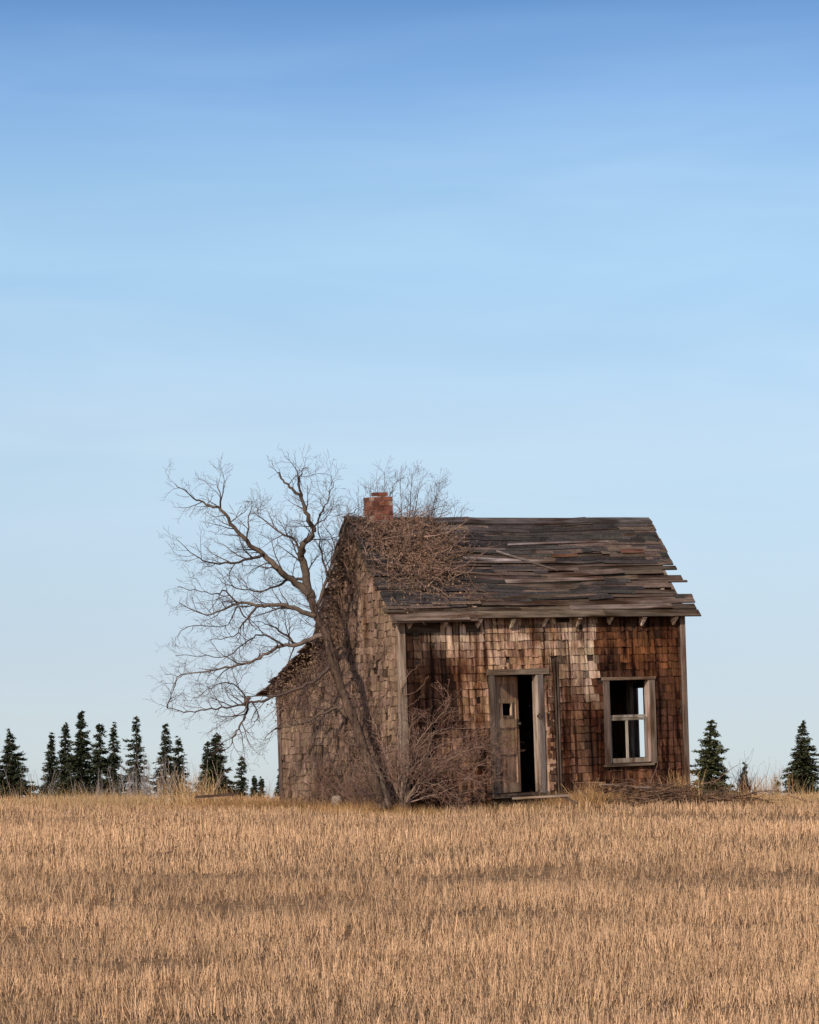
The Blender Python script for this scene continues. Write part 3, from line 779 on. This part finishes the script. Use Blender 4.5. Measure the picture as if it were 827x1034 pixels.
cl = hw(-.15, 2.4, -.1)
creep = empty('dead_creeper', cl); tag(creep, 'leafless creeper climbing the gable edge and low lean-to roof', 'creeper')
st, lf = MB(), MB()
def gp(u, z, d): return hw(-d, u, z)
for i in range(230):
    mode = i % 5
    if mode in (0,1): u = q.uniform(1.24,2.5); z = prof_top(u) - abs(q.gauss(0,.28)); du, dz = q.uniform(-.7,.7), q.uniform(-1,.5)
    elif mode == 2: u = q.uniform(2.3,4.2); z = prof_top(u) - abs(q.gauss(.0,.25)); du, dz = q.uniform(-1,1), q.uniform(-1,.3)
    elif mode == 3: u = q.uniform(.7,2.6); z = q.uniform(.2,3.0); du, dz = q.uniform(-.6,.6), q.uniform(-.2,1)
    else: u = q.uniform(.2,2.0); z = q.uniform(.0,1.2); du, dz = q.uniform(-.6,.6), q.uniform(.2,1)
    d = q.uniform(.03,.12); pts = []; n_ = 6; ln = q.uniform(.4,1.1)
    for k in range(n_):
        pts.append(gp(u, z, d)); l_ = math.hypot(du,dz)+.01
        u += du/l_*ln/n_; z += dz/l_*ln/n_; du += q.gauss(0,.3); dz += q.gauss(0,.3); d = max(.025, d+q.gauss(.0,.03))
    grow(st, smooth_line(pts,2), .008, .003, 0, q, [(.12,.1,.3,.8,.3,.03),(.1,.05,.14,.7,.3,0)], VC, .05)
finish(st, 'stem', M_twig, creep)
for i in range(1500):
    u = q.uniform(1.35,4.3); z = prof_top(u) + .03 - abs(q.gauss(0,.20))
    leaf(lf, gp(u, z, q.uniform(-.1,.28)), q.uniform(.025,.055), jit((.20,.125,.08), .4, q), q)
finish(lf, 'leaves', M_twig, creep, False)['kind'] = 'stuff'

# bare shrub by the front corner
Z4 = lambda x, y, Y: at(400 + x/4.135, 600 + y/4.135, Y)
q = random.Random(31)
sl = at(408, 815, 54.55); sl.z = G(sl.x, sl.y)
shrub = empty('bare_shrub', sl); tag(shrub, 'spreading leafless shrub with arching pale stems across the front wall left of the door', 'shrub')
mb = MB(); SC = lambda r, q_: jit((.19,.125,.092) if r > .006 else (.20,.115,.082), .4, q_)
SS = [(.075,.3,.85,.75,.34,.02),(.085,.12,.38,.75,.36,.01),(.10,.06,.16,.7,.3,0)]
for (pl, y0, y1, r0) in (
  ([(30,870),(60,740),(110,690),(180,688),(290,655),(380,610),(470,600)], 54.5,54.7,.020),
  ([(30,870),(60,700),(90,620),(150,545),(205,485),(230,430)], 54.5,54.8,.018),
  ([(40,870),(110,760),(200,700),(290,655),(360,640),(440,690)], 54.45,54.5,.016),
  ([(40,870),(110,820),(200,780),(290,770),(390,800)], 54.4,54.3,.016),
  ([(30,870),(80,800),(150,790),(230,830),(270,860)], 54.3,54.0,.012),
  ([(30,870),(70,680),(130,600),(200,560),(310,565)], 54.55,54.8,.014),
  ([(20,870),(10,760),(-40,690),(-60,620)], 54.4,54.3,.014),
  ([(20,870),(-20,780),(-80,740),(-120,690)], 54.4,54.1,.012),
  ([(30,870),(90,730),(170,640),(260,610),(370,555)], 54.5,54.9,.014),
  ([(30,870),(40,700),(60,560),(80,480)], 54.5,54.75,.012),
  ([(40,870),(150,720),(250,700),(340,640),(420,625),(475,600)], 54.5,54.8,.014),
  ([(40,870),(140,760),(260,730),(350,700),(430,660)], 54.4,54.6,.013),
  ([(40,870),(180,840),(300,830),(400,770),(440,740)], 54.4,54.6,.012),
  ([(40,870),(150,840),(260,800),(340,720),(400,700)], 54.4,54.6,.014),
  ([(40,870),(130,770),(180,720),(250,740),(330,780)], 54.3,54.2,.012)):
    grow(mb, line(pl, y0, y1, Z4, wob=.03), r0*.8, .004, 0, q, SS, SC, .12, None, 1.45)
finish(mb, 'stems', M_twig, shrub)
# twigs reaching round the corner board higher up
cu = hw(-.1, .1, 1.6)
cr_ = empty('climbing_twig', hw(-.09, -.02, -.1)); tag(cr_, 'thin dry climbing stem with twigs curling round the left corner board', 'climber')
mb = MB(); st0 = line([(5,860),(12,650),(10,450),(25,330)], 54.75, 54.75, Z4)
mb.tube(st0, [.012-.006*i/(len(st0)-1) for i in range(len(st0))], 5, (.19,.13,.1))
for pl in ([(18,400),(60,330),(100,290),(105,235)],[(18,420),(70,410),(110,380),(135,340)],[(18,460),(70,500),(110,505),(130,480)],[(12,500),(50,470),(90,440),(110,430)]):
    grow(mb, line(pl, 54.75, 54.85, Z4), .006, .002, 0, q, [(.12,.06,.16,.7,.25,.03)], SC, .3)
finish(mb, 'stems', M_twig, cr_)

# brush and planks against the front wall, right of the door
q = random.Random(43)
pz = P2(665,56.3); bl = Vector((pz.x, pz.y, G(pz.x, pz.y)))
pile = empty('brush_pile', bl); tag(pile, 'heap of fallen branches and brown weeds below the window', 'brush pile')
mb = MB()
for i in range(380):
    px = q.gauss(680, 36); Y = 56.0 + (px-640)*.014 + q.uniform(-.35,.35)
    p = P2(px, Y); p.z = G(p.x,p.y) + abs(q.gauss(.10,.13))
    a = q.uniform(0,6.28); d = Vector((math.cos(a), math.sin(a)*.6, q.gauss(.02,.16)))
    pts = wander(p, d, q.uniform(.25,.9), 5, q, .18, -.02)
    pts = [Vector((v.x, v.y, max(v.z, G(v.x,v.y)+.01))) for v in pts]
    if any(local_xy(v.x,v.y)[1] > -.06 and -.05 < local_xy(v.x,v.y)[0] < 5.4 for v in pts): continue
    grow(mb, pts, q.uniform(.006,.02), .003, 0, q, [(.13,.1,.3,.7,.3,.0)], lambda r,q_: jit((.135,.078,.050),.45,q_), .2)
finish(mb, 'branches', M_twig, pile)
def plank(label, p0, p1, w, t, c):
    d = (p1-p0); ln = d.length; o = empty
    mb = MB(); n_ = 5
    mb.box((0,-w/2,0),(ln,w/2,t), c)
    ob = mb.build('loose_plank', M_board_x); ob.location = p0
    ob.rotation_euler = d.to_track_quat('X','Z').to_euler()
    bv = ob.modifiers.new('bevel','BEVEL'); bv.width = .004; bv.segments = 1
    return tag(ob, label, 'plank', 'planks fallen round the house')
def gpt(px, Y, h): p = P2(px, Y); p.z = G(p.x,p.y)+h; return p
def onrow(px, py, Y): return at(px, py, Y)
plank('grey plank lying level in front of the open doorway', onrow(519,807.5,54.9), onrow(574,804,55.2), .16, .035, (.33,.26,.20))
plank('long grey plank half buried in the brush under the window', onrow(606,793,56.1), onrow(664,797,56.5), .14, .03, (.27,.22,.19))
plank('short dark plank tilted at the right of the doorstep', onrow(562,803,55.2), onrow(582,812,55.1), .14, .03, (.14,.105,.085))
plank('dark plank lying in weeds beyond the right corner of the house', onrow(690,800,57.3), onrow(732,801,57.9), .16, .04, (.11,.09,.08))
plank('dark rotten plank lying in grass left of the gable', onrow(198,806,57.0), onrow(238,803,57.2), .14, .04, (.10,.075,.06))
# pale stone at the foot of the gable
mb = MB(); sp = at(340,803,56.0); sp.z += -.09
ns, nr = 12, 7; qs = random.Random(3)
for i in range(nr+1):
    ph = math.pi*i/nr
    for j in range(ns):
        th = 2*math.pi*j/ns; k_ = 1+qs.uniform(-.10,.10)
        v = Vector((math.sin(ph)*math.cos(th), math.sin(ph)*math.sin(th), math.cos(ph)))
        v = Vector([math.copysign(abs(e_)**.6, e_) for e_ in v])
        mb.v.append((v.x*.085*k_, v.y*.085*k_, v.z*.085*k_))
for i in range(nr):
    for j in range(ns):
        mb.f.append((i*ns+j, (i+1)*ns+j, (i+1)*ns+(j+1)%ns, i*ns+(j+1)%ns)); mb.c.append((.22,.17,.135))
so = mb.build('stone', M_stone); so.location = sp; tag(so, 'small pale squarish stone at the foot of the gable wall', 'stone')

# tall weeds
def weed(px, Y, n_, h0, h1, cols, label, spread, name='dry_weed'):
    base = P2(px, Y); base.z = G(base.x, base.y)
    root = MB()
    for i in range(n_):
        p = base + Vector((q.gauss(0,spread), q.gauss(0,spread), -.03)); p.z = G(p.x,p.y)-.02
        d = Vector((q.gauss(0,.25), q.gauss(0,.2), 1)); h = q.uniform(h0,h1)
        pts = wander(p, d, h, 5, q, .10, .0)
        c = jit(cols[q.randrange(len(cols))], .25, q)
        grow(root, pts, .005, .0015, 0, q, [(.12,.06,.2,.5,.2,.05)], lambda r,q_: c, .35)
    root.v = [(x-base.x,y-base.y,z-base.z) for (x,y,z) in root.v]
    o = root.build(name, M_straw); o.location = base
    return tag(o, label, 'weed', 'weed clumps along the field edge')
weed(192, 58.5, 130, .3, .72, STR+ORG, 'tall clump of pale straw coloured weeds left of the house', .22)
weed(186, 59.2, 40, .5, .95, [(.33,.25,.19)], 'thin grey brown stalks standing behind the pale weed clump', .35)
weed(770, 60.5, 80, .3, .6, ORG, 'low rust coloured weed clump on the crest right of the house', .24)
weed(601, 55.55, 70, .25, .6, ORG, 'rusty weed tuft growing between doorstep and window', .14)
weed(690, 56.75, 90, .3, .7, ORG, 'rusty weed tuft leaning on the right corner of the house', .16)
weed(224, 58.3, 50, .15, .4, ORG, 'low rusty weed tuft beside the rotten plank', .2)

# ------------------------------------------------------------------ spruces
def spruce(px, ytop, halfw, Y, label, col, seed, dens=1.0, thin=1.0):
    q_ = random.Random(seed); top = at(px, ytop, Y); gz = G(top.x, Y)
    ph, am, p2 = q_.uniform(0,6.28), q_.uniform(.05,.30), q_.uniform(0,6.28); fl = q_.uniform(.85,1.2)
    root = empty('spruce_tree', (top.x, Y, gz)); tag(root, label, 'tree', 'spruces beyond the field')
    h = top.z - gz; Rb = halfw*Y/3465*1.55
    tr = MB(); tr.tube([Vector((0,0,-.1)),Vector((q_.gauss(0,.02),0,h*.5)),Vector((0,0,h))],[.02*h+.02,.011*h+.012,.006],7,(.13,.095,.075)); tr.build('trunk', M_bark, root, True)
    cr = MB(); z = h*.07
    step = max(.10, h*.028)
    vis = 46*Y/3465                      # the part hidden by the crest still gets branches
    while z < h*.985:
        t = z/h; L0 = Rb*min(1.0, (1-t)/.84)**(.92*fl) + .04
        nb = max(4, int((8 if t < .8 else 5)*dens))
        a0 = q_.uniform(0,6.28)
        for b in range(nb):
            if q_.random() < .14: continue
            a = a0 + 6.283*b/nb + q_.gauss(0,.3); L1 = L0*q_.uniform(.5,1.15)*(1.3 if q_.random() < .08 else 1)*(1+am*math.sin(a+ph))*(1+.12*math.sin(t*17*fl+p2+a))
            zz = z + q_.gauss(0, step*.8); el = .35*(t-.45) + q_.gauss(0,.16)
            dirv = Vector((math.cos(a), math.sin(a), 0)); sd = Vector((-dirv.y, dirv.x, 0))
            P = lambda s: dirv*(L1*s) + Vector((0,0,zz + L1*(el*s - .34*s*s + .20*s**4)))
            cr.tube([P(0),P(.5),P(1)],[.012+.01*L1,.008,.004],3,(.09,.065,.05))
            ns_ = max(5, int(L1/.085*dens))
            for k in range(ns_):
                s = (k+q_.random())/ns_*.92 + .08
                p = P(s); w = (.13 + .24*L1*(1-s)**.6)*q_.uniform(.6,1.25)*thin
                for sg in (-1,1):
                    dv = (sd*sg*q_.uniform(.5,1) + dirv*q_.uniform(.5,1.1) + Vector((0,0,q_.gauss(-.18,.25)))).normalized()*w
                    wd = Vector((q_.gauss(0,.3), q_.gauss(0,.3), 1)).cross(dv).normalized()*min(.045,.25*w)*q_.uniform(.7,1.3)
                    dz_ = Vector((0,0,-.05*q_.random()))
                    c = jit(col, .45, q_)
                    cr.poly([p-wd*.4, p+dv*.55-wd+dz_, p+dv, p+dv*.55+wd+dz_, p+wd*.4], c)
                dv = (dirv*.6 + rv(q_)*.7 + Vector((0,0,.25)))*w*.6; wd = rv(q_).cross(dv).normalized()*.03
                cr.poly([p-wd, p+dv, p+wd], jit(col,.45,q_))
        z += step*q_.uniform(.8,1.2)*(1 - .35*t)
    cr.build('crown', M_needle, root)
    return root
DG = (.034,.040,.020); OG = (.064,.066,.030)
spr = [
 (10,737,20,150,'broad dark spruce at the far left edge of the field',DG,1.1),
 (52,741,12,160,'short slim spruce just right of the grey leafless thicket',DG,1.0),
 (66,730,14,158,'mid height spruce crowding the left side of the tallest spruce',DG,1.0),
 (82,719,16,150,'tallest and darkest spruce of the row left of the house',DG,1.15),
 (101,731,14,156,'spruce with a blunt top just right of the tallest spruce',DG,1.0),
 (115,729,13,162,'narrow spruce between the blunt topped one and the spiky tall one',DG,.9),
 (138,723,16,148,'tall spiky spruce with loose open branches above grey brush',DG,.8),
 (167,731,15,150,'spruce with a sharp tip above the tall pale weeds',DG,.9),
 (180,744,11,158,'small leaning spruce tucked behind the one above the pale weeds',DG,.9),
 (209,750,9,150,'thin spruce hugging the left side of a fuller one',DG,.9),
 (218,741,18,146,'full dark spruce standing alone left of the gable',DG,1.2),
 (244,762,9,160,'sparse little spruce with a thin spire near the gable',DG,.75),
 (257,783,7,180,'tiny spruce of two next to the sparse thin spire, the taller one',DG,.9),
 (264,787,6,180,'tiny spruce of two next to the gable, the lower one',DG,.9),
 (283,778,7,170,'small spruce half hidden behind the rear edge of the gable',DG,.9),
 (718,727,23,140,'olive green spruce showing past the right corner of the house',OG,1.15),
 (752,772,6,170,'very small narrow spruce beside the olive green spruce',OG,.9),
 (810,730,22,135,'bushy spruce at the far right edge of the field',(.046,.050,.025),1.1),
 (784,786,4,190,'tiny spindly sapling standing among bare brush far right',OG,.6),
]
for i, (px, yt, hwid, Y, lab, c, dn) in enumerate(spr): spruce(px, yt, hwid*(1.3 if px < 300 else .95), Y, lab, c, 100+i, dn*1.45, 1.0)

# leafless thickets between the spruces
def thicket(px, ytop, halfw, Y, n_, label, seed, col=(.20,.165,.15)):
    q_ = random.Random(seed); top = at(px, ytop, Y); gz = G(top.x, Y); h = top.z-gz; w = halfw*Y/3465
    root = MB(); n_ = int(n_*1.9)
    for i in range(n_):
        b = Vector((top.x + q_.gauss(0,w*.5), Y + q_.gauss(0,w*.5), gz-.05))
        d = Vector((q_.gauss(0,.16), q_.gauss(0,.16), 1)); c = jit(col,.3,q_)
        grow(root, wander(b, d, h*q_.uniform(.6,1.02), 6, q_, .10, .05), .02, .006, 0, q_, [(.35,.4,1.1,.5,.2,.1),(.25,.2,.5,.5,.2,.05)], lambda r,qq: c, .35)
    root.v = [(x-top.x,y-Y,z-gz) for (x,y,z) in root.v]
    o = root.build('leafless_thicket', M_twig); o.location = (top.x, Y, gz)
    return tag(o, label, 'thicket', 'leafless thickets on the far side')
thicket(36,771,12,150,26,'grey leafless thicket between the far left spruce and the row',1)
thicket(98,775,14,140,14,'grey leafless brush at the foot of the tallest spruces',2)
thicket(150,760,14,140,26,'grey leafless brush between two tall spruces above the weeds',3)
thicket(126,770,10,142,12,'grey leafless brush under the spiky tall spruce',4)
thicket(200,768,10,155,14,'fine leafless brush left of the full lone spruce',5)
thicket(232,776,12,150,10,'fine leafless brush right of the full lone spruce',6)
thicket(272,786,10,165,8,'wispy leafless brush just left of the gable',7)
thicket(765,764,12,145,14,'fine grey leafless brush right of the olive green spruce',8,(.30,.27,.25))
thicket(790,774,12,145,10,'fine grey leafless brush left of the far right spruce',9,(.30,.27,.25))
thicket(752,782,9,62,16,'low dark reddish brush on the crest beside the plank',10,(.15,.095,.075))

# ------------------------------------------------------------------ sky, sun, camera
SUN_AZ, SUN_EL = R(201), R(28)
w = bpy.data.worlds.new('World'); sc.world = w; w.use_nodes = True
nt = w.node_tree; N = nt.nodes; L = nt.links; bg = N['Background']
sky = N.new('ShaderNodeTexSky'); sky.sky_type = 'NISHITA'; sky.sun_disc = False
sky.sun_elevation = SUN_EL; sky.sun_rotation = SUN_AZ; sky.air_density = 1.0; sky.dust_density = 1.6; sky.ozone_density = 1.3
tc = N.new('ShaderNodeTexCoord'); sx = N.new('ShaderNodeSeparateXYZ'); L.new(tc.outputs['Generated'], sx.inputs[0])
mxm = N.new('ShaderNodeMath'); mxm.operation = 'MAXIMUM'; mxm.inputs[1].default_value = 0; L.new(sx.outputs['Z'], mxm.inputs[0])
mul = N.new('ShaderNodeMath'); mul.operation = 'MULTIPLY_ADD'; mul.inputs[1].default_value = 2.5; mul.inputs[2].default_value = .03; L.new(mxm.outputs[0], mul.inputs[0])
cx = N.new('ShaderNodeCombineXYZ'); L.new(sx.outputs['X'], cx.inputs['X']); L.new(sx.outputs['Y'], cx.inputs['Y']); L.new(mul.outputs[0], cx.inputs['Z'])
nm = N.new('ShaderNodeVectorMath'); nm.operation = 'NORMALIZE'; L.new(cx.outputs[0], nm.inputs[0]); L.new(nm.outputs[0], sky.inputs['Vector'])
# thin high cloud
mp = N.new('ShaderNodeMapping'); mp.inputs['Scale'].default_value = (5,5,30); L.new(tc.outputs['Generated'], mp.inputs['Vector'])
nz = N.new('ShaderNodeTexNoise'); nz.inputs['Scale'].default_value = 1.3; nz.inputs['Detail'].default_value = 5; nz.inputs['Distortion'].default_value = .6; L.new(mp.outputs[0], nz.inputs['Vector'])
mr = N.new('ShaderNodeMapRange'); mr.inputs['From Min'].default_value = .42; mr.inputs['From Max'].default_value = .75; mr.inputs['To Max'].default_value = .035; L.new(nz.outputs['Fac'], mr.inputs['Value'])
mx = N.new('ShaderNodeMix'); mx.data_type = 'RGBA'; L.new(mr.outputs[0], mx.inputs['Factor']); L.new(sky.outputs[0], mx.inputs['A']); mx.inputs['B'].default_value = (9,9.3,9.6,1)
hz = N.new('ShaderNodeMapRange'); hz.interpolation_type = 'SMOOTHSTEP'; hz.inputs['From Min'].default_value = 0; hz.inputs['From Max'].default_value = .085
hz.inputs['To Min'].default_value = .85; hz.inputs['To Max'].default_value = 0; L.new(mxm.outputs[0], hz.inputs['Value'])
hm = N.new('ShaderNodeMix'); hm.data_type = 'RGBA'; L.new(hz.outputs[0], hm.inputs['Factor']); L.new(mx.outputs['Result'], hm.inputs['A']); hm.inputs['B'].default_value = (2.95,3.4,3.62,1)
tr = N.new('ShaderNodeValToRGB'); tr.color_ramp.interpolation = 'CARDINAL'; el_ = tr.color_ramp.elements
el_[0].position = 0; el_[0].color = (.65,.63,.64,1); el_[1].position = 1; el_[1].color = (.22,.40,.60,1)
for p_, c_ in ((.065,(.867,.844,.86)),(.138,(.80,.75,.755)),(.23,(.825,.74,.68)),(.352,(.985,.865,.73)),(.46,(1.10,.995,.84)),(.572,(1.11,1.10,.955)),(.689,(1.14,1.18,1.05)),(.799,(.93,1.06,1.085)),(.853,(.765,.94,1.035)),(.9,(.61,.815,.965))):
    e_ = el_.new(p_); e_.color = tuple(v/1.4 for v in c_) + (1,)
sc4 = N.new('ShaderNodeMath'); sc4.operation = 'MULTIPLY'; sc4.inputs[1].default_value = 4.0; L.new(mxm.outputs[0], sc4.inputs[0]); L.new(sc4.outputs[0], tr.inputs['Fac'])
tm = N.new('ShaderNodeMix'); tm.data_type = 'RGBA'; tm.blend_type = 'MULTIPLY'; tm.inputs['Factor'].default_value = 1
gs = N.new('ShaderNodeVectorMath'); gs.operation = 'SCALE'; gs.inputs['Scale'].default_value = 1.4; L.new(tr.outputs['Color'], gs.inputs[0])
L.new(hm.outputs['Result'], tm.inputs['A']); L.new(gs.outputs['Vector'], tm.inputs['B'])
L.new(tm.outputs['Result'], bg.inputs['Color']); bg.inputs['Strength'].default_value = .13
sun = bpy.data.lights.new('sun', 'SUN'); sun.energy = 3.2; sun.angle = R(.6); sun.color = (1,.91,.80)
so = bpy.data.objects.new('sun', sun); COL.objects.link(so)
sd = Vector((math.sin(SUN_AZ)*math.cos(SUN_EL), math.cos(SUN_AZ)*math.cos(SUN_EL), math.sin(SUN_EL)))
so.rotation_euler = sd.to_track_quat('Z','Y').to_euler(); so.location = (-20,-20,30)
cam = bpy.data.cameras.new('camera'); co = bpy.data.objects.new('camera', cam); COL.objects.link(co)
co.location = (0,0,EYE); co.rotation_euler = (R(90),0,0)
cam.sensor_width = 36; cam.sensor_fit = 'AUTO'; cam.lens = F*36; cam.shift_y = (HZ-517)/1034.0
cam.clip_start = .1; cam.clip_end = 20000
sc.camera = co
vs = sc.view_settings; vs.view_transform = 'Standard'; vs.look = 'None'; vs.exposure = .7; vs.gamma = 1; vs.use_curve_mapping = False
